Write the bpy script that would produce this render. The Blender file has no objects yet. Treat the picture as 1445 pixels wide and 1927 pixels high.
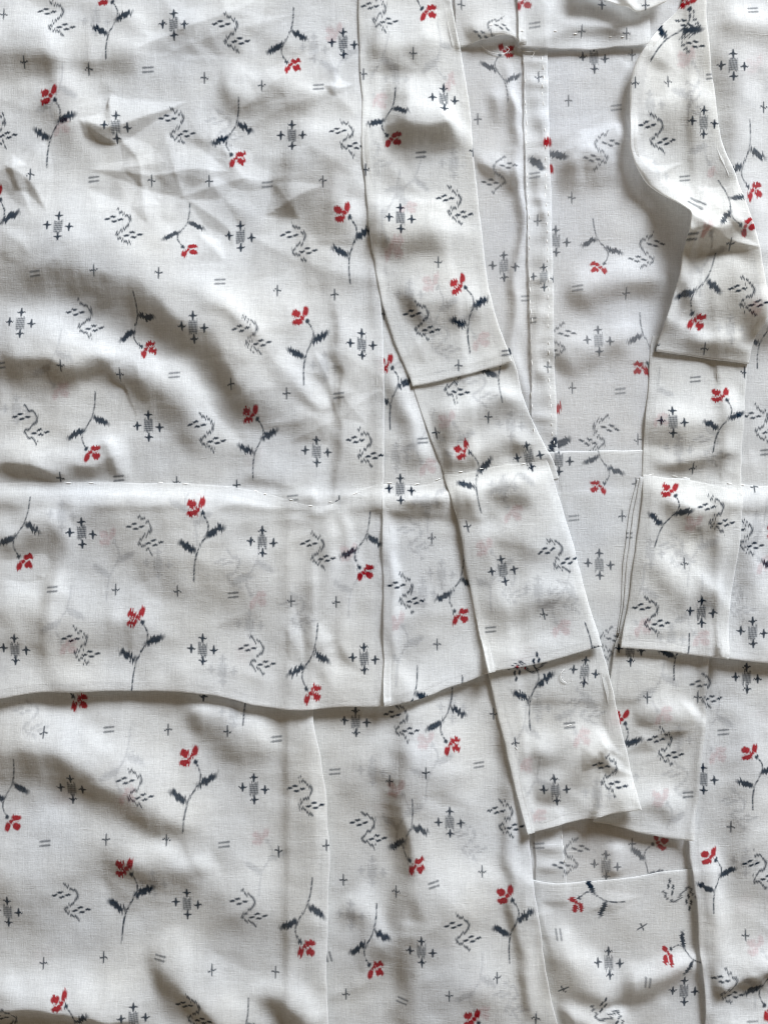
import bpy, math, random
import numpy as np

# ------------------------------------------------------------------ camera, world, light, exposure
PX = 0.0003                      # metres per unit of the cloth plan (0.3 mm)
CX, CY = 722.5, 963.5            # plan point under the camera
scene = bpy.context.scene
COL = scene.collection


def wp(x, y, z=0.0):
    return ((x - CX) * PX, (CY - y) * PX, z * PX)


cam_d = bpy.data.cameras.new("camera")
cam = bpy.data.objects.new("camera", cam_d)
COL.objects.link(cam)
CAM_H = 2300.0
cam.location = (0, 0, CAM_H * PX)
cam_d.sensor_fit = 'VERTICAL'
cam_d.sensor_height = 24.0
cam_d.lens = 24.0 * (CAM_H - 9) / 1927.0
cam_d.clip_start = 0.01
cam_d.clip_end = 20.0
scene.camera = cam

world = bpy.data.worlds.new("World")
scene.world = world
world.use_nodes = True
wbg = world.node_tree.nodes["Background"]
wbg.inputs[0].default_value = (1.0, 0.76, 0.50, 1)
wbg.inputs[1].default_value = 0.225


def area(name, loc, target, sx, sy, power, color):
    d = bpy.data.lights.new(name, 'AREA')
    d.shape = 'RECTANGLE'
    d.size, d.size_y = sx, sy
    d.energy = power
    d.color = color
    o = bpy.data.objects.new(name, d)
    COL.objects.link(o)
    o.location = loc
    v = [t - l for t, l in zip(target, loc)]
    import mathutils
    o.rotation_euler = mathutils.Vector(v).to_track_quat('-Z', 'Y').to_euler()
    return o


# one window, beyond the top of the picture and a little to its right
area("window_light", (1.55, 2.65, 1.5), (0, 0, 0), 1.25, 1.0, 355.0, (0.86, 0.915, 1.0))

scene.view_settings.view_transform = 'Standard'
scene.view_settings.look = 'None'
scene.view_settings.exposure = 0.0
scene.view_settings.gamma = 1.0
scene.cycles.filter_width = 1.15
scene.cycles.max_bounces = 10
scene.cycles.transparent_max_bounces = 12
scene.cycles.diffuse_bounces = 5
scene.cycles.transmission_bounces = 5

# ------------------------------------------------------------------ plan height grid
PAD = 120
G = 2.0                                            # grid step
GX0, GY0 = -PAD, -PAD
NX = int((1445 + 2 * PAD) / G) + 1
NY = int((1927 + 2 * PAD) / G) + 1
gx = GX0 + np.arange(NX) * G
gy = GY0 + np.arange(NY) * G
XX, YY = np.meshgrid(gx, gy)
Z = np.zeros((NY, NX), np.float64)


def blur(a, s):
    """gaussian-like blur (three box passes), s in plan units"""
    r = max(1, int(round(s / G)))
    k = 2 * r + 1
    for _ in range(2):
        for ax in (0, 1):
            p = [(0, 0), (0, 0)]
            p[ax] = (r + 1, r)
            c = np.cumsum(np.pad(a, p, mode='edge'), axis=ax)
            a = (c[k:] - c[:-k]) / k if ax == 0 else (c[:, k:] - c[:, :-k]) / k
    return a


def sample(F, x, y):
    fx = np.clip((x - GX0) / G, 0, NX - 1.001)
    fy = np.clip((y - GY0) / G, 0, NY - 1.001)
    i, j = fx.astype(int), fy.astype(int)
    a, b = fx - i, fy - j
    return (F[j, i] * (1 - a) * (1 - b) + F[j, i + 1] * a * (1 - b)
            + F[j + 1, i] * (1 - a) * b + F[j + 1, i + 1] * a * b)


def inside(poly):
    m = np.zeros((NY, NX), bool)
    p = np.asarray(poly, float)
    q = np.roll(p, -1, axis=0)
    for (x1, y1), (x2, y2) in zip(p, q):
        if y1 == y2:
            continue
        lo, hi = min(y1, y2), max(y1, y2)
        r = np.where((gy >= lo) & (gy < hi))[0]
        if len(r) == 0:
            continue
        xi = x1 + (gy[r] - y1) * (x2 - x1) / (y2 - y1)
        m[r] ^= gx[None, :] < xi[:, None]
    return m


def seg_dist(X, Y, x0, y0, x1, y1):
    """signed across-distance and clamped end-distance to a segment"""
    dx, dy = x1 - x0, y1 - y0
    L = math.hypot(dx, dy) + 1e-9
    tx, ty = dx / L, dy / L
    a = (X - x0) * tx + (Y - y0) * ty
    d = -(X - x0) * ty + (Y - y0) * tx
    over = np.maximum(np.maximum(-a, a - L), 0)
    return d, over, a / L


def ridges(lst):
    """folds: ('r', pts, up width, down width, height)   soft ridge along a polyline
              ('k', pts, width, height)                  sharp crease
              ('b', x, y, rx, ry, angle, height)         rounded swelling"""
    F = np.zeros((NY, NX))
    warp = WARP
    for f in lst:
        if f[0] == 'b':
            _, x, y, rx, ry, an, h = f
            c, s = math.cos(math.radians(an)), math.sin(math.radians(an))
            u = (XX - x) * c + (YY - y) * s
            v = -(XX - x) * s + (YY - y) * c
            F += h * np.exp(-(u / rx) ** 2 - (v / ry) ** 2)
            continue
        pts = f[1]
        sharp = f[0] in 'kt'
        w1, w2, h = (f[2] * 2.2, f[2] * 2.2, f[3]) if f[0] == 'k' else (f[2], f[3], f[4])
        W = max(w1, w2)
        x0 = min(p[0] for p in pts) - 4 * W
        x1 = max(p[0] for p in pts) + 4 * W
        y0 = min(p[1] for p in pts) - 4 * W
        y1 = max(p[1] for p in pts) + 4 * W
        i0, i1 = np.searchsorted(gx, (x0, x1))
        j0, j1 = np.searchsorted(gy, (y0, y1))
        if i1 <= i0 or j1 <= j0:
            continue
        wk = 0.3 if sharp else 1.0
        X = XX[j0:j1, i0:i1] + wk * warp[0][j0:j1, i0:i1]
        Y = YY[j0:j1, i0:i1] + wk * warp[1][j0:j1, i0:i1]
        # smooth polyline
        P = catmull(pts, 10)
        best = np.full(X.shape, 1e9)
        sgn = np.ones(X.shape)
        par = np.zeros(X.shape)
        n = len(P) - 1
        for k in range(n):
            d, over, t = seg_dist(X, Y, P[k][0], P[k][1], P[k + 1][0], P[k + 1][1])
            dd = np.hypot(d, over)
            m = dd < best
            best = np.where(m, dd, best)
            sgn = np.where(m, np.sign(d), sgn)
            par = np.where(m, (k + np.clip(t, 0, 1)) / n, par)
        w = np.where(sgn < 0, w1, w2)
        e = np.clip(np.minimum(par, 1 - par) * 3.6, 0, 1)
        taper = e * e * (3 - 2 * e)
        if sharp:
            pk = 0.3 + 0.4 * ((abs(pts[0][0] * 7 + pts[0][1] * 3) % 10) / 10)
            tri = np.minimum(par / pk, (1 - par) / (1 - pk))
            F[j0:j1, i0:i1] += (0.85 if f[0] == 't' else 1) * h * np.maximum(0, tri * 1.25 - best / w)
        else:
            F[j0:j1, i0:i1] += h * taper * np.exp(-(best / w) ** 2)
    return F


def catmull(pts, n):
    p = [np.array(q, float) for q in pts]
    if len(p) == 2:
        return [p[0] + (p[1] - p[0]) * i / n for i in range(n + 1)]
    p = [2 * p[0] - p[1]] + p + [2 * p[-1] - p[-2]]
    out = []
    for k in range(1, len(p) - 2):
        a, b, c, d = p[k - 1:k + 3]
        for i in range(n):
            t = i / n
            out.append(0.5 * (2 * b + (c - a) * t + (2 * a - 5 * b + 4 * c - d) * t * t
                              + (3 * b - 3 * c + d - a) * t ** 3))
    out.append(p[-2])
    return out


def noise(seed, s):
    r = np.random.default_rng(seed)
    n = blur(r.standard_normal((NY, NX)), s)
    return n / (n.std() + 1e-12)


WARP = (noise(901, 46) * 11 + noise(902, 16) * 2.5, noise(903, 46) * 11 + noise(904, 16) * 2.5)

EDGE = (noise(911, 26) * 1.1 + noise(912, 8) * 0.3, noise(913, 26) * 1.1 + noise(914, 8) * 0.3)


def crumple(seed, n, region, amp, length=(60, 230), width=(6, 26)):
    """a scatter of pressed-in creases, short and straight as in handled cotton"""
    r = random.Random(seed)
    x0, y0, x1, y1 = region
    out = []
    for _ in range(n):
        x, y = r.uniform(x0, x1), r.uniform(y0, y1)
        a = math.radians(r.choice((r.gauss(-35, 15), r.gauss(20, 18), r.uniform(0, 180))))
        l = r.uniform(*length)
        b = r.gauss(0, 0.25)
        mx, my = x + l / 2 * math.cos(a), y + l / 2 * math.sin(a)
        pts = [(x, y), (mx - l * b * 0.3 * math.sin(a), my + l * b * 0.3 * math.cos(a)),
               (x + l * math.cos(a), y + l * math.sin(a))]
        w1, w2 = r.uniform(*width) * 2.2, r.uniform(*width) * 1.5
        h = amp * r.uniform(0.25, 1.0) * r.choice((1, 1, -0.8)) * (min(w1, w2) / 16)
        out.append(('t', pts, w1, w2, h))
    return ridges(out)


# ------------------------------------------------------------------ the woven print (ikat style motifs)
CLOTH = np.array((0.755, 0.760, 0.752))
NAVY = np.array((0.009, 0.024, 0.046))
GREY = np.array((0.022, 0.036, 0.056))
RED = np.array((0.36, 0.006, 0.014))
rng = np.random.default_rng(7)


def sd_seg(u, v, a, b):
    ax, ay = a
    bx, by = b
    dx, dy = bx - ax, by - ay
    t = np.clip(((u - ax) * dx + (v - ay) * dy) / (dx * dx + dy * dy + 1e-9), 0, 1)
    return np.hypot(u - ax - t * dx, v - ay - t * dy), t


def ell(u, v, cx, cy, rx, ry, an=0):
    c, s = math.cos(math.radians(an)), math.sin(math.radians(an))
    a = ((u - cx) * c + (v - cy) * s) / rx
    b = (-(u - cx) * s + (v - cy) * c) / ry
    return (1 - (np.abs(a) ** 2.5 + np.abs(b) ** 2.5) ** 0.4) * min(rx, ry)


def sm(d, w=0.9):
    return np.clip(d / w * 0.5 + 0.5, 0, 1)


def line(u, v, pts, w):
    d = np.full(u.shape, 1e9)
    for a, b in zip(pts[:-1], pts[1:]):
        d = np.minimum(d, sd_seg(u, v, a, b)[0])
    return sm(w - d)


def glyph(kind, u, v, seed):
    """-> (navy, grey, red) coverage at motif coordinates u, v (v grows downwards)"""
    r = np.random.default_rng(seed)
    # every warp thread carries its piece of the pattern a little too high or too low
    cw = 2.3
    tab = r.standard_normal(256)
    tab2 = r.random(256)
    ci = np.floor(u / cw).astype(int) % 256
    jit = tab[ci]
    hat = np.abs((u * 0.8 + v * 0.25) / 2.1 % 2 - 1)
    zero = np.zeros(u.shape)
    if kind == 'F':
        vj = v + jit * 1.25
        vr = v + jit * 2.0
        stem = line(u, v + jit * 1.5, [(13, 11), (19, 20), (23, 30), (23, 40), (20, 49), (14, 60), (9, 69), (4, 80), (1, 94), (-1, 109), (-2, 134)], 1.5)
        stem = stem * np.clip(0.45 + 0.75 * tab2[(np.floor((v + 0.6 * u) / 3.1)).astype(int) % 256], 0, 1)
        leaf = np.maximum(sm(ell(u, vj + jit * 1.1, 35, 42.5, 19.5, 6.3, -30), 1.8),
                          sm(ell(u, vj + jit * 1.1, -13, 71.5, 18.5, 6.1, 32), 1.8))
        vein = np.abs((u * 0.95 - v * 0.1 + jit * 0.6) / 2.2 % 2 - 1)
        leaf = leaf * np.clip(0.86 + 0.4 * vein, 0, 1)
        node = sm(ell(u, v + jit * 1.6, 13, 10, 3.6, 4.6, 20), 1.4)
        red = np.maximum.reduce([
            sm(ell(u, vr, 10.5, -9.5, 5.4, 9.5, 12), 1.4), sm(ell(u, vr, -7.5, -5.5, 8.2, 7.0, 28), 1.4),
            sm(ell(u, vr, -6, 10.5, 9.8, 6.4, -4), 1.4), sm(ell(u, vr, 4, 2, 4.5, 4, -35), 1.4)])
        gap = np.maximum(sm(1.0 - np.abs(v + jit - 3.2 + 0.25 * u) + 0.2) * (u < 0),
                         sm(1.0 - np.abs(u - 3.5 + 0.35 * (v + 8))) * (v < -6))
        red = red * (1 - 0.8 * gap)
        navy = np.maximum(np.maximum(leaf, node), stem * 0.88)
        return navy, zero, red
    if kind == 'L':
        return sm(ell(u, v + jit * 1.6, 0, 0, 18, 7.0, 0), 1.6), zero, zero
    if kind == 'R':
        return zero, zero, sm(ell(u, v + jit * 2, 0, 0, 6, 9, 0), 1.4)
    if kind == 'Z':
        d = np.full(u.shape, 1e9)
        pts = catmull([(-11, -34), (-3, -27), (8, -21), (13, -11), (7, 0), (-3, 8), (-11, 16), (-3, 24), (7, 29), (14, 36)], 3)
        vj = v + jit * 2.6
        for a, b in zip(pts[:-1], pts[1:]):
            d = np.minimum(d, sd_seg(u, vj, a, b)[0])
        h2 = np.abs((u + 0.35 * v) / 1.5 % 2 - 1)
        g = sm(2.1 - d, 1.6) * np.clip(0.45 + h2 * 0.8, 0, 1)
        n = zero
        for x, y in ((-29, -13), (-19, -18), (-16, -9), (-5, -13), (7, 18), (17, 12), (20, 21), (31, 16)):
            n = np.maximum(n, sm(ell(u, v + jit * 0.6, x, y, 5.2, 2.2, -10)))
        return n * 0.95, g, zero
    if kind == 'S':
        blk = sm(np.minimum(8.3 - np.abs(u), 12 - np.abs(v + jit * 2.4)), 1.4)
        h2 = np.abs((u + v * 0.12) / 1.35 % 2 - 1)
        h3 = np.abs(v / 2.0 % 2 - 1)
        g = blk * np.clip(0.16 + 0.62 * h2 + 0.28 * h3, 0, 1)
        n = zero
        for x, y in ((0, -21), (1, 21), (-21, -2), (21, 2)):
            a, b = np.abs(u - x), np.abs(v - y + jit * 0.8)
            n = np.maximum(n, sm(np.minimum(2.6 - a - b * 0.17, 8.5 - b)))
            n = np.maximum(n, sm(np.minimum(2.4 - b - a * 0.2, 8.0 - a)))
            n = np.maximum(n, sm(4.6 - a - b, 1.2))
        return n, g, zero
    if kind == 'P':
        a, b = np.abs(u), np.abs(v + jit * 1.1)
        g = np.maximum(sm(np.minimum(1.5 - a - b * 0.04, 11 - b)), sm(np.minimum(1.4 - b, 7.5 - a)))
        return zero, g * 0.92, zero
    if kind == 'E':
        g = zero
        for y in (-4, 4):
            d, t = sd_seg(u, v + u * 0.10, (-8.5, y), (8.5, y))
            g = np.maximum(g, sm(1.9 - d + jit * 0.25, 1.3))
        h2 = np.abs((u + 0.8 * v) / 1.25 % 2 - 1)
        return zero, g * np.clip(0.25 + h2, 0, 1) * 0.9, zero
    return zero, zero, zero


def stamp(img, x0, y0, res, spec, strength):
    """spec: ('F', fx, fy, tx, ty[, flip])  flower centre and stem tip
             (kind, x, y[, angle, scale, flip])"""
    H, W = img.shape[:2]
    kind = spec[0]
    if kind == 'F':
        fx, fy, tx, ty = spec[1:5]
        flip = spec[5] if len(spec) > 5 else 1
        L = math.hypot(tx - fx, ty - fy)
        sl = L / 134.0
        sw = min(max(sl, 0.94), 1.06)
        dx, dy = (tx - fx) / L, (ty - fy) / L
        R = 150
        ox, oy = fx, fy
    else:
        ox, oy = spec[1:3]
        an = math.radians(spec[3]) if len(spec) > 3 else 0.0
        sl = sw = (spec[4] if len(spec) > 4 else 1.0)
        flip = spec[5] if len(spec) > 5 else 1
        dx, dy = -math.sin(an), math.cos(an)
        R = 46
    i0, i1 = int((ox - R - x0) * res), int((ox + R - x0) * res)
    j0, j1 = int((oy - R - y0) * res), int((oy + R - y0) * res)
    i0, j0, i1, j1 = max(i0, 0), max(j0, 0), min(i1, W), min(j1, H)
    if i1 <= i0 or j1 <= j0:
        return
    X, Y = np.meshgrid(x0 + (np.arange(i0, i1) + 0.5) / res - ox, y0 + (np.arange(j0, j1) + 0.5) / res - oy)
    v = (X * dx + Y * dy) / sl
    u = (X * dy - Y * dx) / sw * flip
    strength = strength * (0.92 + 0.18 * random.Random(int(ox * 31 + oy * 17)).random())
    n, g, r = glyph(kind, u, v, int(abs(ox * 13 + oy * 7)) + 1)
    pat = img[j0:j1, i0:i1]
    weave = 1 + (pat[..., 3:4] - 0.5) * 1.1
    for cov, ink in ((g, GREY), (r * 1.12, RED), (n, NAVY)):
        a = np.clip(cov[..., None] * strength * (0.96 + 0.3 * np.clip(weave - 0.75, 0, 0.7)), 0, 1)
        pat[..., :3] = pat[..., :3] * (1 - a) + ink * np.clip(weave, 0.7, 1.3) * a


def weave_map(H, W, seed):
    """thread thickness: slubs run along weft and warp"""
    r = np.random.default_rng(seed)

    def run(a, k, ax):
        p = [(0, 0), (0, 0)]
        p[ax] = (k, 0)
        c = np.cumsum(np.pad(a, p, mode='wrap'), axis=ax)
        return (c[k:] - c[:-k]) if ax == 0 else (c[:, k:] - c[:, :-k])

    def nrm(a):
        return a / (a.std() + 1e-9)
    def n():
        return r.standard_normal((H, W)).astype(np.float32)
    wf = nrm(run(n(), 30, 1)) * 0.45 + nrm(run(n(), 7, 1)) * 0.65 + nrm(n()) * 0.35
    wr = nrm(run(n(), 40, 0)) * 0.55 + nrm(run(n(), 7, 0)) * 0.65
    slub = nrm(run(r.standard_normal((H, W)).astype(np.float32), 70, 1))
    slub = np.clip(slub - 2.0, 0, 2)
    return np.clip(0.5 + 0.11 * (wf + wr * 0.95) / 1.3 + 0.16 * slub, 0, 1)


def cloth_material(name, bbox, motifs, seed, strength=1.0, tint=(1, 1, 1), trans=0.50):
    x0, y0, x1, y1 = bbox
    res = 1.0
    W, H = int((x1 - x0) * res), int((y1 - y0) * res)
    img = np.zeros((H, W, 4), np.float32)
    wv = weave_map(H, W, seed)
    img[..., 3] = wv
    img[..., :3] = CLOTH * np.array(tint) * (1 + (wv[..., None] - 0.5) * 0.48)
    r = np.random.default_rng(seed + 500)
    k = int(W * H / 900)                      # neps and lint in the yarn
    px, py = r.integers(1, W - 2, k), r.integers(1, H - 2, k)
    amp = r.uniform(-0.10, 0.13, k)[:, None]
    img[py, px, :3] *= 1 + amp
    img[py, px + 1, :3] *= 1 + amp
    img[py + (r.random(k) < 0.4), px, :3] *= 1 + amp * 0.8
    for s in motifs:
        stamp(img, x0, y0, res, s, strength)
    img = np.clip(img, 0, 1)
    # scene-linear reflectances, stored as floats
    I = bpy.data.images.new(name + "_print", W, H, alpha=True, float_buffer=True)
    I.colorspace_settings.name = 'Non-Color'
    I.alpha_mode = 'CHANNEL_PACKED'
    I.pixels.foreach_set(np.ascontiguousarray(img[::-1]).ravel())
    I.update()
    m = bpy.data.materials.new(name + "_cotton")
    m.use_nodes = True
    nt = m.node_tree
    nt.nodes.clear()
    N = nt.nodes.new
    out = N('ShaderNodeOutputMaterial')
    tex = N('ShaderNodeTexImage')
    tex.image = I
    tex.interpolation = 'Linear'
    uv = N('ShaderNodeUVMap')
    nt.links.new(uv.outputs[0], tex.inputs[0])
    # soft, uneven ageing of the white
    nz = N('ShaderNodeTexNoise')
    nz.inputs['Scale'].default_value = 14.0
    nz.inputs['Detail'].default_value = 4.0
    geo = N('ShaderNodeTexCoord')
    nt.links.new(geo.outputs['Object'], nz.inputs['Vector'])
    ramp = N('ShaderNodeValToRGB')
    ramp.color_ramp.elements[0].position = 0.35
    ramp.color_ramp.elements[1].position = 0.68
    ramp.color_ramp.elements[0].color = (0.985, 0.972, 0.945, 1)
    ramp.color_ramp.elements[1].color = (0.985, 0.99, 1.0, 1)
    nt.links.new(nz.outputs[0], ramp.inputs[0])
    mul = N('ShaderNodeMix')
    mul.data_type = 'RGBA'
    mul.blend_type = 'MULTIPLY'
    mul.inputs[0].default_value = 1.0
    nt.links.new(tex.outputs[0], mul.inputs[6])
    nt.links.new(ramp.outputs[0], mul.inputs[7])
    bump = N('ShaderNodeBump')
    bump.inputs['Strength'].default_value = 0.7
    bump.inputs['Distance'].default_value = 1.2 * PX
    nt.links.new(tex.outputs[1], bump.inputs['Height'])
    df = N('ShaderNodeBsdfDiffuse')
    tr = N('ShaderNodeBsdfTranslucent')
    mix = N('ShaderNodeMixShader')
    mix.inputs[0].default_value = trans
    for b in (df, tr):
        nt.links.new(mul.outputs[2], b.inputs[0])
    nt.links.new(bump.outputs[0], df.inputs['Normal'])
    nt.links.new(df.outputs[0], mix.inputs[1])
    nt.links.new(tr.outputs[0], mix.inputs[2])
    # gaps between the threads let a little straight through
    tp = N('ShaderNodeBsdfTransparent')
    mx2 = N('ShaderNodeMixShader')
    mx2.inputs[0].default_value = 0.18
    nt.links.new(mix.outputs[0], mx2.inputs[1])
    nt.links.new(tp.outputs[0], mx2.inputs[2])
    nt.links.new(mx2.outputs[0], out.inputs[0])
    return m


# ------------------------------------------------------------------ cloth pieces
robe = bpy.data.objects.new("cotton_robe", None)
COL.objects.link(robe)
robe.location = (0, 0, 0)
robe["label"] = "white cotton robe printed with red flowers and navy sprigs, laid out flat with stitched tucks"
robe["category"] = "robe"


def resample(pts, ts, smooth):
    P = np.array(catmull(pts, 8) if smooth and len(pts) > 2 else pts, float)
    s = np.r_[0, np.cumsum(np.hypot(*(P[1:] - P[:-1]).T))]
    s /= s[-1]
    return np.c_[np.interp(ts, s, P[:, 0]), np.interp(ts, s, P[:, 1])]


def spaced(length, step, lo, hi):
    rim = [0, 0.8, 1.8, 3.2, 5.0, 7.5]
    a = list(rim) if lo else [0.0]
    b = list(rim) if hi else [0.0]
    n = max(2, int((length - a[-1] - b[-1]) / step))
    mid = np.linspace(a[-1], length - b[-1], n + 1)
    return np.r_[a[:-1], mid, length - np.array(b[:-1])[::-1]] / length


PANELS = {}
# print on the turned-back half of each doubled piece
PLY = {
    12: [('F', 1010, 1460, 1012, 1580), ('S', 850, 1330), ('F', 800, 1390, 802, 1500), ('S', 700, 1450), ('Z', 880, 1580), ('F', 745, 1480, 747, 1600),
         ('S', 660, 1720), ('F', 905, 1905, 905, 1790), ('Z', 960, 1880), ('S', 700, 1640)],
    13: [('F', 245, 1490, 243, 1370), ('S', 440, 1340), ('F', 490, 1575, 490, 1680), ('Z', 60, 1350), ('S', 290, 1660)],
    14: [('F', 1350, 1420, 1352, 1300), ('S', 1400, 1620), ('Z', 1385, 1520), ('F', 1420, 1780, 1420, 1900)],
    15: [('F', 1246, 1345, 1248, 1225), ('S', 1175, 1460), ('Z', 1280, 1470), ('F', 1240, 1500, 1240, 1620), ('S', 1275, 1390)],
    16: [('F', 1092, 1385, 1098, 1265), ('S', 1010, 1330), ('F', 1010, 1535, 1012, 1420), ('Z', 1100, 1330, -10), ('S', 1120, 1490), ('F', 985, 1440, 988, 1320)],
    17: [('F', 805, 878, 806, 760), ('Z', 770, 700), ('S', 745, 860)],
    18: [('F', 118, 240, 118, 120), ('S', 180, 40), ('F', 628, 60, 630, 180), ('S', 590, 90), ('Z', 420, 240), ('F', 115, 735, 117, 620), ('S', 30, 770),
         ('S', 610, 690)],
    19: [('F', 486, 1128, 488, 1010), ('S', 470, 1175), ('Z', 440, 1070), ('F', 133, 1215, 135, 1100), ('S', 120, 970), ('F', 372, 915, 372, 1030, -1),
         ('F', 655, 1040, 657, 1160), ('Z', 560, 1150), ('S', 300, 1060), ('F', 205, 1010, 205, 1130), ('S', 420, 1260)],
    20: [('F', 805, 880, 806, 1000), ('S', 800, 945), ('Z', 780, 1010), ('S', 795, 1115), ('F', 745, 1170, 747, 1290), ('S', 830, 1080)],
    22: [('S', 853, 308), ('F', 850, 150, 820, 40), ('F', 741, 468, 752, 300), ('S', 745, 148, 0, .9), ('F', 768, 392, 790, 300), ('Z', 700, 290),
         ('F', 810, 535, 815, 660), ('F', 712, 190, 730, 60), ('S', 770, 555), ('F', 905, 640, 905, 520), ('Z', 830, 640)],
    23: [('F', 805, 880, 815, 770), ('Z', 900, 730), ('S', 960, 800), ('F', 840, 790, 850, 900)],
    24: [('F', 965, 965, 985, 840), ('S', 945, 915), ('Z', 1065, 1120, -14), ('F', 910, 1030, 925, 1150), ('S', 1010, 1110), ('Z', 955, 1100), ('F', 1055, 1180, 1070, 1060)],
    26: [('F', 1435, 1062, 1437, 940), ('S', 1420, 990), ('Z', 1380, 1130)],
    28: [('S', 1220, 200), ('F', 1290, 110, 1292, 240), ('Z', 1300, 190), ('F', 1345, 320, 1347, 200), ('S', 1230, 330), ('S', 1370, 620), ('F', 1310, 440, 1312, 560)],
    29: [('S', 1275, 845), ('Z', 1335, 840), ('F', 1240, 790, 1240, 690)],
    33: [('F', 1206, 1178, 1208, 1060), ('F', 1300, 985, 1290, 1100), ('S', 1220, 1040), ('Z', 1270, 1040), ('F', 1315, 1200, 1315, 1080), ('S', 1260, 1200)],
}
FOLD = 2.2


def grid_mesh(name, X, Y, zz, bx):
    nv, nu = X.shape
    co = np.stack([(X - CX) * PX, (CY - Y) * PX, zz * PX], -1).reshape(-1, 3)
    idx = np.arange(nv * nu).reshape(nv, nu)
    faces = np.stack([idx[1:, :-1], idx[1:, 1:], idx[:-1, 1:], idx[:-1, :-1]], -1).reshape(-1, 4)
    return to_mesh(name, co, faces, bx)


def to_mesh(name, co, faces, bx):
    me = bpy.data.meshes.new(name)
    me.vertices.add(len(co))
    me.vertices.foreach_set('co', co.ravel())
    nf = len(faces)
    me.loops.add(nf * 4)
    me.loops.foreach_set('vertex_index', faces.ravel().astype(np.int32))
    me.polygons.add(nf)
    me.polygons.foreach_set('loop_start', np.arange(0, nf * 4, 4, dtype=np.int32))
    me.polygons.foreach_set('use_smooth', np.ones(nf, bool))
    uvl = me.uv_layers.new(name="UVMap")
    px = co[:, 0] / PX + CX
    py = CY - co[:, 1] / PX
    uv = np.stack([(px - bx[0]) / (bx[2] - bx[0]), (bx[3] - py) / (bx[3] - bx[1])], -1)
    uvl.data.foreach_set('uv', uv[faces.ravel()].ravel())
    me.update(calc_edges=True)
    me.validate()
    return me


def inner_ply(X, Y, zz, bx, motifs, seed):
    '''the turned-back half of a doubled piece, whose print shows faintly through'''
    me = grid_mesh("inner_ply", X, Y, zz, bx)
    me.materials.append(cloth_material("inner_ply", bx, motifs, seed, 1.7))
    o = bpy.data.objects.new("inner_ply", me)
    COL.objects.link(o)
    o.parent = robe


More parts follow.
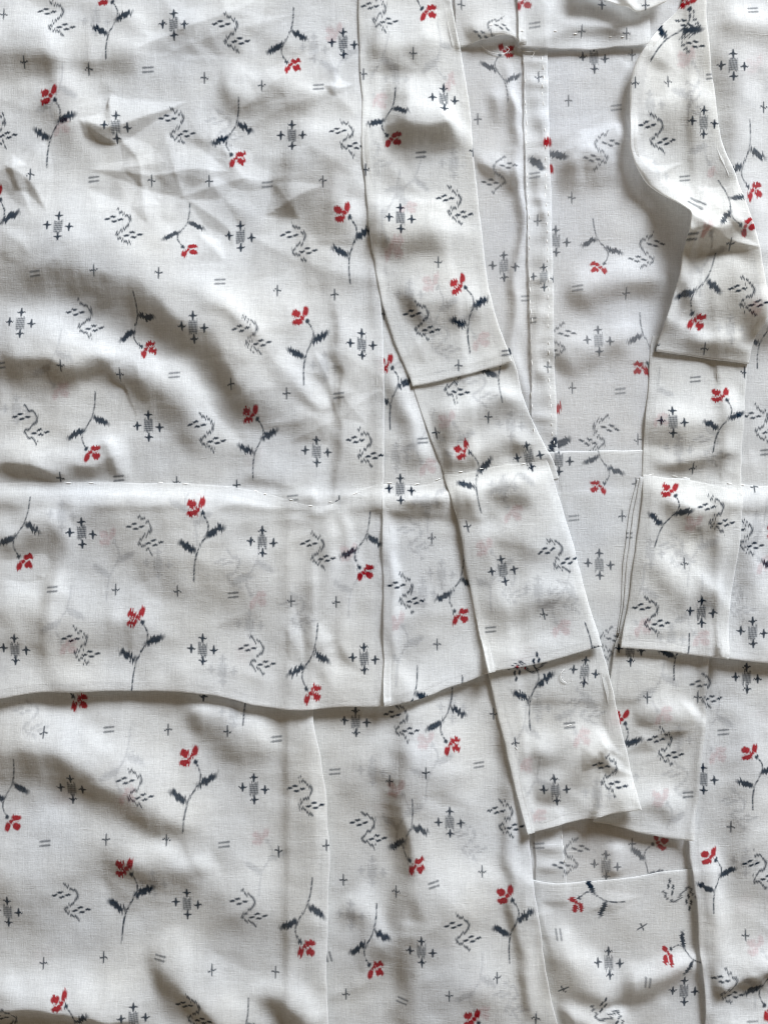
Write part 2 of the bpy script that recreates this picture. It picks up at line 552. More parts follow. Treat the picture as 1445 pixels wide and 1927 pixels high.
def panel(name, L, R, T=None, B=None, t=2.5, edges='', motifs=(), folds=(), seed=1, drape=9,
          strength=1.0, step=3.0, smooth=True, crump=0.0, ncr=0, lift=None, tint=(1, 1, 1),
          trans=0.50, rough=0.6, label=None, rimdrop=4.0, press=0.35, softtop=0):
    """one piece of cloth between four border lines, laid on what is already there"""
    global Z
    T = T or [L[0], R[0]]
    B = B or [L[-1], R[-1]]
    w = 0.5 * (np.hypot(*(np.subtract(T[-1], T[0]))) + np.hypot(*(np.subtract(B[-1], B[0]))))
    h = 0.5 * (np.hypot(*(np.subtract(L[-1], L[0]))) + np.hypot(*(np.subtract(R[-1], R[0]))))
    us = spaced(w, step, 'L' in edges, 'R' in edges)
    vs = spaced(h, step, 'T' in edges, 'B' in edges)
    Lp, Rp = resample(L, vs, smooth), resample(R, vs, smooth)
    Tp, Bp = resample(T, us, smooth), resample(B, us, smooth)
    u, v = us[None, :, None], vs[:, None, None]
    P = ((1 - u) * Lp[:, None] + u * Rp[:, None] + (1 - v) * Tp[None] + v * Bp[None]
         - ((1 - u) * (1 - v) * Lp[0] + u * (1 - v) * Rp[0] + (1 - u) * v * Lp[-1] + u * v * Rp[-1]))
    X, Y = P[..., 0], P[..., 1]
    X, Y = X + sample(EDGE[0], X, Y), Y + sample(EDGE[1], X, Y)
    XY = np.stack([X, Y], -1)
    ring = np.r_[XY[0], XY[1:, -1], XY[-1, -2::-1], XY[-2:0:-1, 0]]
    mask = inside(ring)
    bx = (X.min() - 4, Y.min() - 4, X.max() + 4, Y.max() + 4)
    S = blur(Z, drape)
    S = np.maximum(S, Z * press + S * (1 - press))
    S = np.maximum(blur(S, 4), Z) if drape > 4 else S
    S = blur(S, 3)
    if softtop:
        Tc = np.array(Tp)
        yt = np.interp(gx, Tc[:, 0], Tc[:, 1])
        q = np.clip((YY - yt[None, :]) / softtop, 0, 1)
        tt = 0.5 + (t - 0.5) * (q * q * (3 - 2 * q))
        S = S + tt
    else:
        tt = t
        S = S + t
    own = FOLD * ridges(folds) if folds else 0.0
    own = own + noise(seed * 31 + 1, 34) * rough * 1.0 + noise(seed * 31 + 2, 11) * rough * 0.35
    if ncr:
        own = own + blur(crumple(seed * 17 + 3, int(ncr * 1.6), bx, crump * 2.0), 2)
    S = np.maximum(S + own * (np.clip(q * 1.3 + 0.05, 0, 1) if softtop else 1), Z + 0.5 * tt)
    if lift is not None:
        for (pts, reach, amt) in lift:
            Pc = catmull(pts, 6)
            best = np.full((NY, NX), 1e9)
            for k in range(len(Pc) - 1):
                d, over, _ = seg_dist(XX, YY, *Pc[k], *Pc[k + 1])
                best = np.minimum(best, np.hypot(d, over))
            S = S + amt * np.exp(-(best / reach) ** 1.5)
    zz = sample(S, X, Y)
    # rolled edges
    r = 5.0
    drop = np.zeros(zz.shape)
    for e in edges:
        if e == 'L':
            d = np.hypot(X - X[:, :1], Y - Y[:, :1])
        elif e == 'R':
            d = np.hypot(X - X[:, -1:], Y - Y[:, -1:])
        elif e == 'T':
            d = np.hypot(X - X[:1], Y - Y[:1])
        else:
            d = np.hypot(X - X[-1:], Y - Y[-1:])
        q = np.clip(1 - d / r, 0, 1)
        drop = np.maximum(drop, 0.32 * rimdrop * (1 - np.sqrt(1 - q * q)))
    zz = zz - drop
    ply = PLY.get(seed)
    if ply is not None:
        jv = np.where((vs * h > 16) & (vs * h < h - 16))[0]
        iu = np.where((us * w > 16) & (us * w < w - 16))[0]
        gi = np.ix_(jv, iu)
        inner_ply(X[gi], Y[gi], zz[gi] - 1.3, bx, ply, seed + 60)
    nv, nu = X.shape
    co = np.stack([(X - CX) * PX, (CY - Y) * PX, zz * PX], -1).reshape(-1, 3)
    idx = np.arange(nv * nu).reshape(nv, nu)
    faces = np.stack([idx[1:, :-1], idx[1:, 1:], idx[:-1, 1:], idx[:-1, :-1]], -1).reshape(-1, 4)
    # turned-under allowance along the rolled edges
    extra, uvx = [], []
    n0 = len(co)

    def under(line_idx, inner_idx, flip):
        nonlocal n0, faces
        a = co[line_idx]
        b = co[inner_idx]
        dirv = b - a
        dirv[:, 2] = 0
        dirv /= np.linalg.norm(dirv, axis=1, keepdims=True) + 1e-12
        rows = []
        for off, dz in ((0.5, -1.4), (2.5, -2.2), (14, -2.0)):
            p = a + dirv * off * PX
            p[:, 2] += dz * PX
            extra.append(p)
            rows.append(np.arange(n0, n0 + len(p)))
            uvx.append(p)
            n0 += len(p)
        prev = line_idx
        for rw in rows:
            q = np.stack([prev[:-1], prev[1:], rw[1:], rw[:-1]], -1)
            faces = np.r_[faces, q[:, ::-1] if flip else q]
            prev = rw
    if 'L' in edges:
        under(idx[:, 0], idx[:, 2], True)
    if 'R' in edges:
        under(idx[:, -1], idx[:, -3], False)
    if 'T' in edges:
        under(idx[0], idx[2], False)
    if 'B' in edges:
        under(idx[-1], idx[-3], True)
    if extra:
        co = np.r_[co, np.concatenate(extra)]
    me = to_mesh(name, co, faces, bx)
    me.materials.append(cloth_material(name, bx, motifs, seed, strength, tint, trans))
    o = bpy.data.objects.new(name, me)
    COL.objects.link(o)
    o.parent = robe
    if label:
        o["label"] = label
    Z = np.where(mask, np.maximum(S, Z), Z)
    PANELS[name] = o
    return o


# ------------------------------------------------------------------ surface under the robe
def table():
    me = bpy.data.meshes.new("table_top")
    a = 0.9
    me.from_pydata([(-a, -a, -0.004), (a, -a, -0.004), (a, a, -0.004), (-a, a, -0.004)], [], [(0, 1, 2, 3)])
    m = bpy.data.materials.new("pale_wood")
    m.use_nodes = True
    nt = m.node_tree
    b = nt.nodes["Principled BSDF"]
    b.inputs["Roughness"].default_value = 0.6
    tc = nt.nodes.new('ShaderNodeTexCoord')
    mp = nt.nodes.new('ShaderNodeMapping')
    mp.inputs['Scale'].default_value = (3, 40, 1)
    nz = nt.nodes.new('ShaderNodeTexNoise')
    nz.inputs['Scale'].default_value = 3
    nz.inputs['Detail'].default_value = 6
    rp = nt.nodes.new('ShaderNodeValToRGB')
    rp.color_ramp.elements[0].color = (0.22, 0.14, 0.08, 1)
    rp.color_ramp.elements[1].color = (0.42, 0.30, 0.19, 1)
    for p, q in ((tc.outputs['Object'], mp.inputs[0]), (mp.outputs[0], nz.inputs[0]), (nz.outputs[0], rp.inputs[0]),
                 (rp.outputs[0], b.inputs['Base Color'])):
        nt.links.new(p, q)
    me.materials.append(m)
    o = bpy.data.objects.new("table_top", me)
    o["kind"] = "structure"
    COL.objects.link(o)


table()

# reach beyond the frame
LX, RX, TY, BY = -100, 1545, -100, 2027

# ---- the back of the robe, seen from inside between the collars (wrong side: paler print, mirrored)
back_m = [('F', 953, 92, 953, 190, -1), ('P', 899, 222), ('Z', 940, 325, 0, .95, -1), ('S', 948, 500), ('E', 990, 560),
          ('S', 1118, 106), ('P', 1070, 187), ('E', 1160, 200), ('Z', 1130, 285, 0, 1, -1), ('P', 1076, 371),
          ('F', 1125, 503, 1118, 408, -1), ('Z', 1218, 470, 0, 1, -1), ('S', 1046, 452), ('E', 1085, 543),
          ('P', 1177, 551), ('S', 1125, 641), ('F', 1207, 692, 1206, 586, -1), ('E', 1168, 735), ('P', 1077, 729),
          ('R', 1051, 766), ('L', 1058, 832, -28), ('Z', 1129, 816, 8, 1.05, -1), ('P', 1201, 827), ('L', 1050, 290, 20), ('R', 1036, 318), ('R', 1032, 268),
          ('P', 960, 690), ('P', 1190, 100), ('Z', 1050, 640, 0, 1, -1), ('S', 955, 760),
          # what lies under the fronts and shows through faintly
          ('F', 120, 180, 118, 310), ('S', 330, 150), ('Z', 560, 110), ('F', 610, 350, 612, 240), ('S', 80, 470),
          ('Z', 300, 560), ('F', 470, 640, 470, 520), ('S', 640, 600), ('F', 115, 730, 118, 600), ('Z', 390, 700),
          ('S', 200, 860), ('F', 480, 860, 482, 990), ('Z', 640, 930), ('F', 310, 1050, 312, 930), ('S', 90, 1120),
          ('Z', 470, 1180), ('F', 640, 1180, 640, 1300), ('S', 300, 1240), ('F', 1420, 120, 1420, 250), ('S', 1400, 620),
          ('Z', 1430, 460), ('F', 1425, 1065, 1425, 950)]
panel("added_underlay", [(LX, TY), (LX, BY)], [(RX, TY), (RX, BY)], t=-3.0, seed=2, step=16.0, smooth=False, rough=0.3)  # added plain sheet, unseen; brightens the back by hiding the brown table
panel("back_panel", [(LX, TY), (LX, 1300)], [(RX, TY), (RX, 1300)], t=1.5, motifs=back_m, seed=3, strength=0.80,
      rough=0.7, crump=1.6, ncr=44, step=3.0, smooth=False, tint=(0.97, 0.98, 1.0),
      folds=[('r', [(1040, 330), (1120, 290), (1190, 240)], 22, 34, 7), ('k', [(1035, 300), (1100, 270), (1175, 235)], 10, 2.5),
             ('r', [(1040, 350), (1100, 300), (1165, 350)], 18, 24, 4),
             ('r', [(1040, 545), (1150, 530), (1290, 500)], 40, 34, 8), ('r', [(1045, 690), (1130, 650), (1230, 610)], 34, 30, 6),
             ('r', [(965, 60), (962, 400), (985, 860)], 12, 12, 4), ('r', [(890, 320), (930, 310), (980, 330)], 26, 22, 5),
             ('r', [(900, 190), (980, 180)], 20, 26, 4)])

panel("back_lining", [(LX, 925), (LX, BY)], [(RX, 925), (RX, BY)], t=1.5, seed=4, strength=0.80, step=4.0, smooth=False,
      rough=0.7, crump=1.0, ncr=14,
      motifs=[('E', 1014, 1592), ('S', 1140, 1630), ('F', 1243, 1586, 1212, 1690, -1), ('Z', 1076, 1612, 0, 1, -1), ('P', 1190, 1590),
              ('F', 120, 1500, 122, 1380), ('S', 390, 1440), ('Z', 530, 1560), ('F', 250, 1520, 252, 1640), ('S', 60, 1640),
              ('F', 560, 1700, 560, 1580), ('Z', 330, 1830), ('S', 480, 1760), ('F', 80, 1800, 82, 1930), ('F', 720, 1516, 722, 1400),
              ('S', 860, 1660), ('Z', 700, 1640), ('F', 900, 1850, 902, 1730), ('F', 1400, 1700, 1400, 1580), ('S', 1380, 1500),
              ('Z', 1420, 1800), ('F', 1440, 1350, 1440, 1470)],
      folds=[('r', [(1160, 1575), (1175, 1660)], 16, 16, 4)])

# seam allowances pressed to one side and caught down with two rows of running stitch
panel("seam_allowance", [(983, TY), (985, 100), (988, 300), (995, 520), (998, 700), (1003, 870)],
      [(1028, TY), (1030, 100), (1035, 300), (1041, 520), (1044, 700), (1050, 870)], t=4.0, edges='R', seed=5, strength=0.85,
      rough=0.25, drape=5, rimdrop=3.0,
      motifs=[('P', 1013, 144), ('L', 1010, 307, 32), ('R', 1027, 268), ('S', 1022, 522, 0, .9), ('P', 1030, 690), ('P', 1011, 415),
              ('E', 998, 603), ('L', 1040, 836, -65, .9), ('E', 1005, 330)],
      folds=[('b', 1010 + (y - 100) * 0.022 + (y * 7 % 11) - 5, y + (y * 13 % 17) - 8, 18 + y % 9, 9 + y % 7, (y * 5 % 30) - 15, 0.6 + (y % 5) * 0.32) for y in range(112, 870, 37)]
      + [('r', [(1006, 90), (1012, 400), (1024, 870)], 11, 11, 1.4)])
panel("seam_allowance", [(1000, 1520), (1008, 1600), (1012, 1700)], [(1052, 1520), (1062, 1600), (1070, 1700)],
      t=4.0, edges='R', seed=6, strength=0.85, rough=0.25, drape=5, rimdrop=3.0,
      motifs=[('E', 1014, 1592), ('Z', 1074, 1612, 0, 1, -1)], folds=[('b', 1032, y, 24, 10, 0, 1.8) for y in (1560, 1595, 1632)])

panel("back_tuck", [(985, 852), (985, 1320)], [(1250, 846), (1250, 1320)], T=[(985, 852), (1120, 849), (1250, 847)],
      t=3.0, edges='T', seed=8, strength=0.86, rough=0.5, crump=0.8, ncr=4, rimdrop=2.5,
      motifs=[('F', 1125, 916, 1124, 820, -1), ('P', 1196, 911), ('S', 1127, 1062), ('P', 1170, 972), ('Z', 1140, 1215, 0, 1, -1),
              ('E', 1080, 975), ('S', 1051, 866), ('P', 1050, 1150)],
      folds=[('k', [(1051, 850), (1052, 960), (1060, 1100)], 5, -1.6)])
panel("back_hem", [(985, 1652), (990, BY)], [(1345, 1634), (1345, BY)],
      T=[(985, 1652), (1030, 1661), (1075, 1662), (1200, 1651), (1260, 1641), (1345, 1634)],
      t=4.0, edges='T', seed=9, rough=0.7, crump=1.3, ncr=8, rimdrop=3.0,
      motifs=[('F', 1085, 1703, 1175, 1695), ('Z', 1277, 1684, -100, .95, -1), ('E', 1050, 1757, 90), ('P', 1207, 1745, 60),
              ('S', 1145, 1812), ('F', 1254, 1797, 1330, 1812), ('P', 1058, 1859, 60), ('E', 1214, 1842, 100), ('S', 1286, 1865),
              ('Z', 1142, 1908, -75, 1, -1), ('P', 1010, 1780)],
      folds=[('r', [(1140, 1860), (1210, 1835), (1320, 1790)], 16, 30, 10), ('r', [(1025, 1770), (1090, 1830), (1150, 1900)], 26, 34, 9),
             ('r', [(1035, 1900), (1090, 1920), (1140, 1970)], 26, 26, 9), ('k', [(1105, 1720), (1150, 1700), (1210, 1690)], 8, 1.5),
             ('k', [(1010, 1690), (1040, 1800)], 10, 2.0), ('r', [(1160, 1890), (1165, 1990)], 18, 24, 8)])

# ---- back of the neck
panel("neck_facing", [(850, TY), (860, 90)], [(980, TY), (978, 86)],
      B=[(860, 90), (905, 82), (940, 72), (962, 70), (972, 78), (978, 86)],
      t=5.0, edges='B', seed=10, strength=0.85, rough=0.5, lift=[([(905, 82), (950, 70), (972, 78)], 24, 8)],
      motifs=[('P', 868, 8), ('Z', 925, 60, 20, .9, -1), ('P', 940, -20)], folds=[('r', [(880, 62), (960, 48)], 26, 14, 5)])
panel("neck_facing", [(972, TY), (974, 60), (978, 90)], [(1225, TY), (1222, 84)],
      B=[(978, 90), (1030, 93), (1110, 93), (1180, 88), (1222, 82)],
      t=5.0, edges='LB', seed=11, strength=0.8, rough=0.6, crump=0.8, ncr=4, rimdrop=3.0,
      lift=[([(978, 90), (1110, 93), (1222, 82)], 30, 4)],
      motifs=[('E', 1005, 48), ('P', 1093, 60), ('P', 1177, 64), ('F', 985, 5, 985, -110), ('S', 1130, -10)],
      folds=[('r', [(990, 60), (1100, 66), (1210, 56)], 22, 14, 4), ('r', [(1040, 14), (1120, 20), (1200, 30)], 18, 20, 4)])

# ---- lower part of the left front
panel("overlap_panel", [(540, 930), (540, BY)],
      [(890, 930), (965, 1200), (990, 1430), (995, 1565), (1004, 1660), (1022, 1800), (1045, 1915), (1075, BY)],
      t=5.0, edges='R', seed=12, rough=0.9, crump=1.2, ncr=16, lift=[([(992, 1575), (1004, 1660), (1022, 1800), (1045, 1915)], 30, 5)],
      motifs=[('S', 669, 1358), ('Z', 754, 1356, 0, .95), ('F', 850, 1399, 849, 1283), ('P', 928, 1343), ('P', 800, 1447), ('E', 900, 1438),
              ('E', 630, 1452), ('P', 733, 1466), ('Z', 692, 1561), ('F', 783, 1622, 773, 1497), ('S', 845, 1544), ('Z', 950, 1538),
              ('E', 815, 1656, -10), ('P', 906, 1637), ('P', 745, 1674), ('F', 949, 1680, 960, 1810), ('Z', 868, 1745), ('S', 792, 1782),
              ('P', 844, 1866), ('P', 934, 1836), ('E', 757, 1880, 20), ('P', 646, 1657), ('F', 707, 1823, 707, 1697), ('P', 651, 1872),
              ('F', 887, 1912, 890, 2040), ('P', 1007, 1914, 0, 1.1), ('P', 790, 1270), ('E', 618, 1800, 80)],
      folds=[('r', [(758, 1240), (766, 1380), (774, 1500), (780, 1640), (792, 1800), (800, 2160)], 100, 34, 13), 
             ('r', [(925, 1300), (950, 1450), (965, 1650), (985, 1830), (1010, 1960)], 20, 14, 4),
             ('r', [(640, 1430), (760, 1450), (900, 1480)], 50, 60, 4), ('b', 880, 1690, 90, 60, -20, 6),
             ('r', [(640, 1700), (700, 1740), (760, 1840)], 40, 40, 6), ('b', 900, 1860, 70, 60, 0, 6)])

panel("front_panel", [(LX, 925), (LX, BY)], [(594, 925), (592, 1180), (590, 1345), (606, 1430), (616, 1510), (621, 1620), (618, 1750), (616, 1850), (620, BY)],
      t=5.0, edges='R', seed=13, rough=1.0, crump=1.2, ncr=18, lift=[([(595, 1380), (616, 1510), (618, 1750), (618, 1960)], 46, 9)],
      motifs=[('F', 150, 1322, 152, 1205), ('F', 461, 1228, 460, 1362), ('S', 382, 1290), ('P', 88, 1376), ('E', 206, 1372), ('P', 316, 1373),
              ('P', 429, 1375), ('E', 520, 1390), ('F', 355, 1423, 348, 1563), ('F', 26, 1548, 30, 1425), ('S', 137, 1482),
              ('Z', 258, 1477), ('S', 477, 1484), ('Z', 574, 1495), ('E', 87, 1585), ('P', 203, 1576), ('P', 315, 1577), ('E', 422, 1588),
              ('P', 524, 1600), ('P', 614, 1587), ('S', 17, 1713), ('Z', 135, 1695), ('F', 237, 1629, 231, 1773), ('S', 352, 1699),
              ('Z', 468, 1703), ('F', 577, 1781, 586, 1646), ('P', 83, 1812), ('P', 195, 1803), ('E', 303, 1799, 15), ('P', 400, 1822),
              ('P', 518, 1828), ('F', 118, 1876, 140, 2000), ('Z', 20, 1925), ('S', 253, 1912), ('Z', 365, 1900), ('F', 470, 1995, 466, 1875)],
      folds=[('r', [(-160, 1450), (40, 1420), (150, 1428), (250, 1468), (330, 1515), (460, 1610)], 60, 50, 14),
             
             ('r', [(-120, 1690), (30, 1670), (130, 1620), (220, 1600), (360, 1680)], 80, 60, 8),
             ('r', [(200, 1600), (330, 1640), (410, 1600)], 40, 40, 7),
             ('r', [(270, 1780), (330, 1840), (420, 1920), (480, 1980)], 60, 34, 10),
             ('r', [(-80, 1880), (60, 1885), (170, 1900), (300, 1905)], 60, 22, 15),
             ('r', [(330, 1330), (430, 1360), (540, 1420)], 30, 40, 7),
             ('r', [(575, 1340), (585, 1600), (590, 1900)], 22, 60, 3.5),
             ('b', 450, 1690, 70, 90, 20, 9), ('r', [(480, 1840), (560, 1890), (620, 1960)], 34, 30, 8)])

# ---- lower part of the right front
panel("front_panel", [(1345, 925), (1325, 1180), (1322, 1300), (1308, 1500), (1294, 1590), (1303, 1650), (1310, 1740), (1316, 1820), (1324, 1900), (1322, BY)],
      [(RX, 925), (RX, BY)], t=6.0, edges='L', seed=14, rough=0.9, crump=1.2, ncr=10,
      lift=[([(1297, 1590), (1310, 1740), (1320, 1900)], 26, 7)],
      motifs=[('S', 1404, 1276), ('Z', 1322, 1298), ('E', 1360, 1378), ('F', 1407, 1415, 1414, 1522), ('P', 1373, 1555), ('F', 1332, 1610, 1340, 1714),
              ('Z', 1427, 1636), ('P', 1402, 1760), ('Z', 1366, 1852, 8), ('E', 1412, 1922), ('S', 1322, 1466), ('F', 1448, 1900, 1450, 1780)],
      folds=[('r', [(1320, 1850), (1400, 1838), (1520, 1810)], 40, 20, 10), ('r', [(1330, 1560), (1345, 1700), (1340, 1860)], 20, 26, 5),
             ('r', [(1420, 1330), (1410, 1500), (1425, 1700)], 40, 40, 6), ('r', [(1330, 1940), (1420, 1925), (1520, 1900)], 30, 26, 9)])

panel("collar_band", [(1222, 910), (1190, 1140), (1156, 1215), (1142, 1320), (1128, 1440), (1113, 1546)], [(1385, 935), (1345, 1140), (1331, 1260), (1318, 1440), (1302, 1580)],
      B=[(1113, 1546), (1170, 1556), (1250, 1576), (1302, 1580)], t=6.0, edges='LB', seed=15, rough=0.7, crump=1.6, ncr=9,
      lift=[([(1113, 1546), (1200, 1563), (1302, 1580)], 40, 9)], tint=(1.0, 0.995, 0.98),
      motifs=[('S', 1184, 1222), ('F', 1262, 1170, 1269, 1280), ('P', 1216, 1311), ('P', 1311, 1311), ('F', 1166, 1350, 1140, 1470),
              ('Z', 1250, 1404), ('E', 1293, 1495), ('P', 1142, 1565), ('Z', 1330, 1300)],
      folds=[('r', [(1200, 1320), (1270, 1345), (1310, 1330)], 30, 30, 5), ('r', [(1140, 1500), (1220, 1520), (1290, 1530)], 30, 24, 5),
             ('k', [(1180, 1420), (1240, 1380), (1300, 1370)], 10, 2)], label="lower end of the right collar band")

# left lower collar, its end hanging free over the back
panel("collar_band", [(850, 910), (895, 1160), (918, 1268), (945, 1380), (968, 1480), (990, 1566)], [(1025, 885), (1108, 1140), (1131, 1215), (1158, 1330), (1182, 1430), (1202, 1517)],
      B=[(990, 1566), (1050, 1548), (1110, 1536), (1160, 1524), (1202, 1517)], t=7.0, edges='LRB', seed=16, rough=0.7, crump=1.8, ncr=10,
      lift=[([(990, 1566), (1110, 1536), (1202, 1517)], 44, 12), ([(1158, 1330), (1202, 1517)], 30, 4)], tint=(1.0, 0.995, 0.98),
      motifs=[('Z', 990, 1250, 100, .95), ('F', 986, 1238, 998, 1369), ('S', 1098, 1263, 6), ('P', 968, 1396, -8), ('E', 1070, 1364), ('Z', 1142, 1453, 8),
              ('S', 1042, 1483, -6)],
      folds=[('r', [(985, 1500), (1060, 1470), (1120, 1410), (1150, 1400)], 22, 30, 8), ('k', [(1090, 1450), (1130, 1410), (1180, 1430)], 10, 3),
             ('k', [(1120, 1405), (1150, 1440), (1195, 1460)], 8, 3), ('r', [(960, 1400), (1040, 1420), (1120, 1380)], 34, 34, 6),
             ('b', 1160, 1490, 40, 24, -20, 5)], label="lower end of the left collar band")

# ---- upper part of the left front
panel("overlap_panel", [(690, 380), (700, 560), (705, 960)], [(830, 380), (880, 700), (910, 980)], t=3.5, seed=17, rough=0.6, crump=1.0, ncr=6,
      motifs=[('F', 725, 684, 736, 808), ('E', 795, 829), ('S', 753, 921), ('P', 722, 590), ('E', 727, 512)],
      folds=[('r', [(735, 640), (760, 800), (775, 900)], 22, 26, 5)])
up_m = [('P', 9, 29), ('Z', 106, 35), ('F', 199, -6, 203, 112), ('S', 327, 46), ('Z', 434, 60), ('F', 551, 124, 550, 13), ('S', 645, 80),
        ('P', 48, 120), ('P', 168, 131), ('E', 278, 130), ('P', 384, 145), ('P', 493, 163), ('E', 599, 165), ('F', 93, 180, 91, 315),
        ('Z', -4, 236), ('S', 220, 240), ('Z', 332, 235), ('F', 447, 299, 448, 186), ('S', 549, 256), ('Z', 652, 265, 0, .95),
        ('P', 60, 330), ('E', 177, 337), ('P', 286, 340), ('P', 394, 342), ('E', 503, 347), ('P', 608, 345), ('F', -12, 366, -14, 500),
        ('S', 116, 430), ('Z', 236, 430), ('F', 359, 474, 355, 382), ('S', 452, 445), ('Z', 561, 455), ('F', 644, 402, 660, 531),
        ('E', 72, 519), ('P', 184, 514), ('P', 304, 519), ('E', 416, 533), ('P', 522, 547), ('P', 629, 554), ('S', 43, 609), ('Z', 160, 601),
        ('F', 280, 657, 254, 552), ('S', 368, 620), ('Z', 475, 634, -6), ('F', 565, 596, 574, 725), ('S', 680, 648), ('E', 4, 689),
        ('P', 121, 690), ('P', 228, 705), ('E', 330, 707), ('P', 437, 725), ('P', 540, 741), ('E', 637, 745), ('Z', 57, 797),
        ('F', 177, 853, 177, 737), ('S', 279, 802), ('Z', 389, 813), ('F', 472, 780, 478, 902), ('S', 595, 849), ('Z', 685, 841),
        ('P', 116, 900), ('E', 223, 900), ('P', 332, 907), ('P', 445, 913), ('E', 551, 937), ('P', 638, 943)]
panel("front_panel", [(LX, TY), (LX, 950)], [(715, TY), (712, 300), (712, 420), (718, 560), (722, 700), (722, 960)],
      t=3.5, edges='R', seed=18, rough=0.9, crump=1.5, ncr=60, step=2.6, motifs=up_m,
      folds=[('r', [(-80, 96), (40, 98), (150, 104)], 60, 30, 9), ('r', [(120, 108), (200, 98), (300, 100)], 40, 30, 5),
             ('t', [(250, 96), (330, 62), (440, 16), (500, -20)], 40, 70, 5), ('t', [(300, 110), (420, 62), (560, 20)], 30, 40, 2),
             ('t', [(160, 234), (205, 247), (270, 226), (354, 193)], 60, 26, 7), ('t', [(222, 258), (262, 300), (275, 360)], 40, 30, 4),
             ('t', [(150, 230), (190, 260), (225, 275)], 30, 14, 3),
             ('t', [(5, 312), (60, 345), (98, 404)], 60, 26, 5), ('t', [(20, 290), (30, 340), (70, 410)], 22, 40, 3),
             ('t', [(458, 202), (540, 145), (614, 82)], 28, 26, 3), ('r', [(400, 150), (480, 175), (660, 168)], 30, 26, 5),
             ('t', [(610, 160), (640, 165), (670, 158)], 26, 14, 3),
             ('t', [(170, 322), (290, 330), (360, 318), (440, 322)], 60, 40, 6), ('t', [(330, 372), (400, 350), (480, 330)], 30, 20, 2.5),
             ('t', [(500, 404), (560, 374), (612, 350)], 36, 30, 4), ('t', [(400, 200), (395, 300), (330, 400)], 50, 40, 3),
             ('t', [(268, 330), (272, 390), (285, 430)], 24, 20, 2.5), ('r', [(60, 150), (120, 200), (150, 330)], 44, 50, 6),
             ('t', [(420, 270), (470, 330), (560, 330)], 40, 30, 2.5), ('r', [(540, 270), (610, 280), (690, 300)], 60, 120, 8),
             ('t', [(350, 370), (420, 420), (440, 470)], 30, 20, 2.0),
             ('r', [(-80, 500), (60, 500), (190, 510), (290, 548), (400, 640), (500, 740), (600, 825)], 110, 46, 16.5),
             ('r', [(-80, 662), (60, 658), (130, 672), (165, 720)], 70, 38, 13),
             ('r', [(165, 715), (215, 672), (300, 705), (360, 770), (440, 880)], 36, 46, 9),
             ('r', [(330, 520), (430, 600), (560, 720), (610, 790)], 24, 16, 3),
             ('r', [(628, 500), (636, 620), (641, 720), (636, 830), (628, 1000)], 44, 15, 5), ('t', [(640, 790), (680, 760), (720, 730)], 24, 30, 2),
             ('t', [(540, 835), (600, 805), (645, 780)], 26, 30, 2), ('t', [(590, 660), (618, 720), (636, 800)], 20, 16, 2),
             ('r', [(-80, 880), (60, 880), (160, 870), (240, 850)], 50, 24, 8), ('r', [(220, 920), (205, 850), (190, 810)], 14, 18, 4),
             ('r', [(640, 460), (660, 300), (680, 120)], 60, 26, 6), ('r', [(440, 890), (520, 915), (620, 925)], 50, 20, 3)])

# ---- the deep tuck across the left front, its fold hanging free
flap_m = [('F', 48, 1058, 58, 935), ('S', 156, 1004), ('Z', 275, 1004), ('F', 371, 955, 369, 1094), ('S', 494, 1020), ('Z', 597, 1035, 0, .95),
          ('F', 687, 1077, 694, 963), ('E', 103, 1108), ('P', 220, 1109), ('P', 336, 1112), ('E', 440, 1119), ('P', 548, 1131), ('P', 632, 1133),
          ('S', 32, 1220), ('Z', 155, 1213), ('F', 259, 1160, 253, 1296), ('S', 382, 1221), ('Z', 483, 1232), ('F', 589, 1303, 596, 1176),
          ('S', 684, 1238)]
HEM = [(LX, 1316), (0, 1312), (70, 1303), (150, 1298), (250, 1297), (340, 1299), (420, 1310), (480, 1325), (530, 1333), (590, 1332), (660, 1328), (722, 1327)]
panel("tuck_flap", [(LX, 912), (LX, 1316)], [(722, 905), (723, 1000), (722, 1327)],
      T=[(LX, 912), (130, 908), (240, 908), (360, 911), (440, 918), (520, 932), (580, 950), (622, 948), (660, 930), (722, 908)], B=HEM,
      t=5.0, edges='B', softtop=36, seed=19, rough=0.8, crump=1.3, ncr=16, motifs=flap_m, rimdrop=4.0,
      lift=[(HEM, 60, 13)],
      folds=[('r', [(180, 930), (140, 1010), (104, 1120), (96, 1290)], 20, 24, 3), ('r', [(622, 955), (620, 1060), (612, 1200), (600, 1330)], 26, 30, 5),
             ('r', [(570, 960), (575, 1100), (560, 1300)], 30, 24, -2.5), ('r', [(-60, 1010), (60, 1000), (150, 960)], 30, 40, 6),
             ('r', [(120, 966), (330, 956), (560, 975)], 26, 60, 5), ('b', 380, 1060, 150, 60, 10, 7), ('r', [(640, 940), (660, 1050), (655, 1300)], 14, 14, 2),
             ('r', [(-60, 1170), (60, 1150), (200, 1160), (380, 1190)], 40, 50, 6), ('b', 60, 1060, 70, 50, 0, -4),
             ('k', [(300, 1080), (260, 1160), (250, 1240)], 14, 1.6), ('r', [(560, 950), (600, 965), (640, 945)], 8, 16, 4)])
HEM2 = [(722, 1327), (745, 1324), (790, 1312), (850, 1290), (920, 1264)]
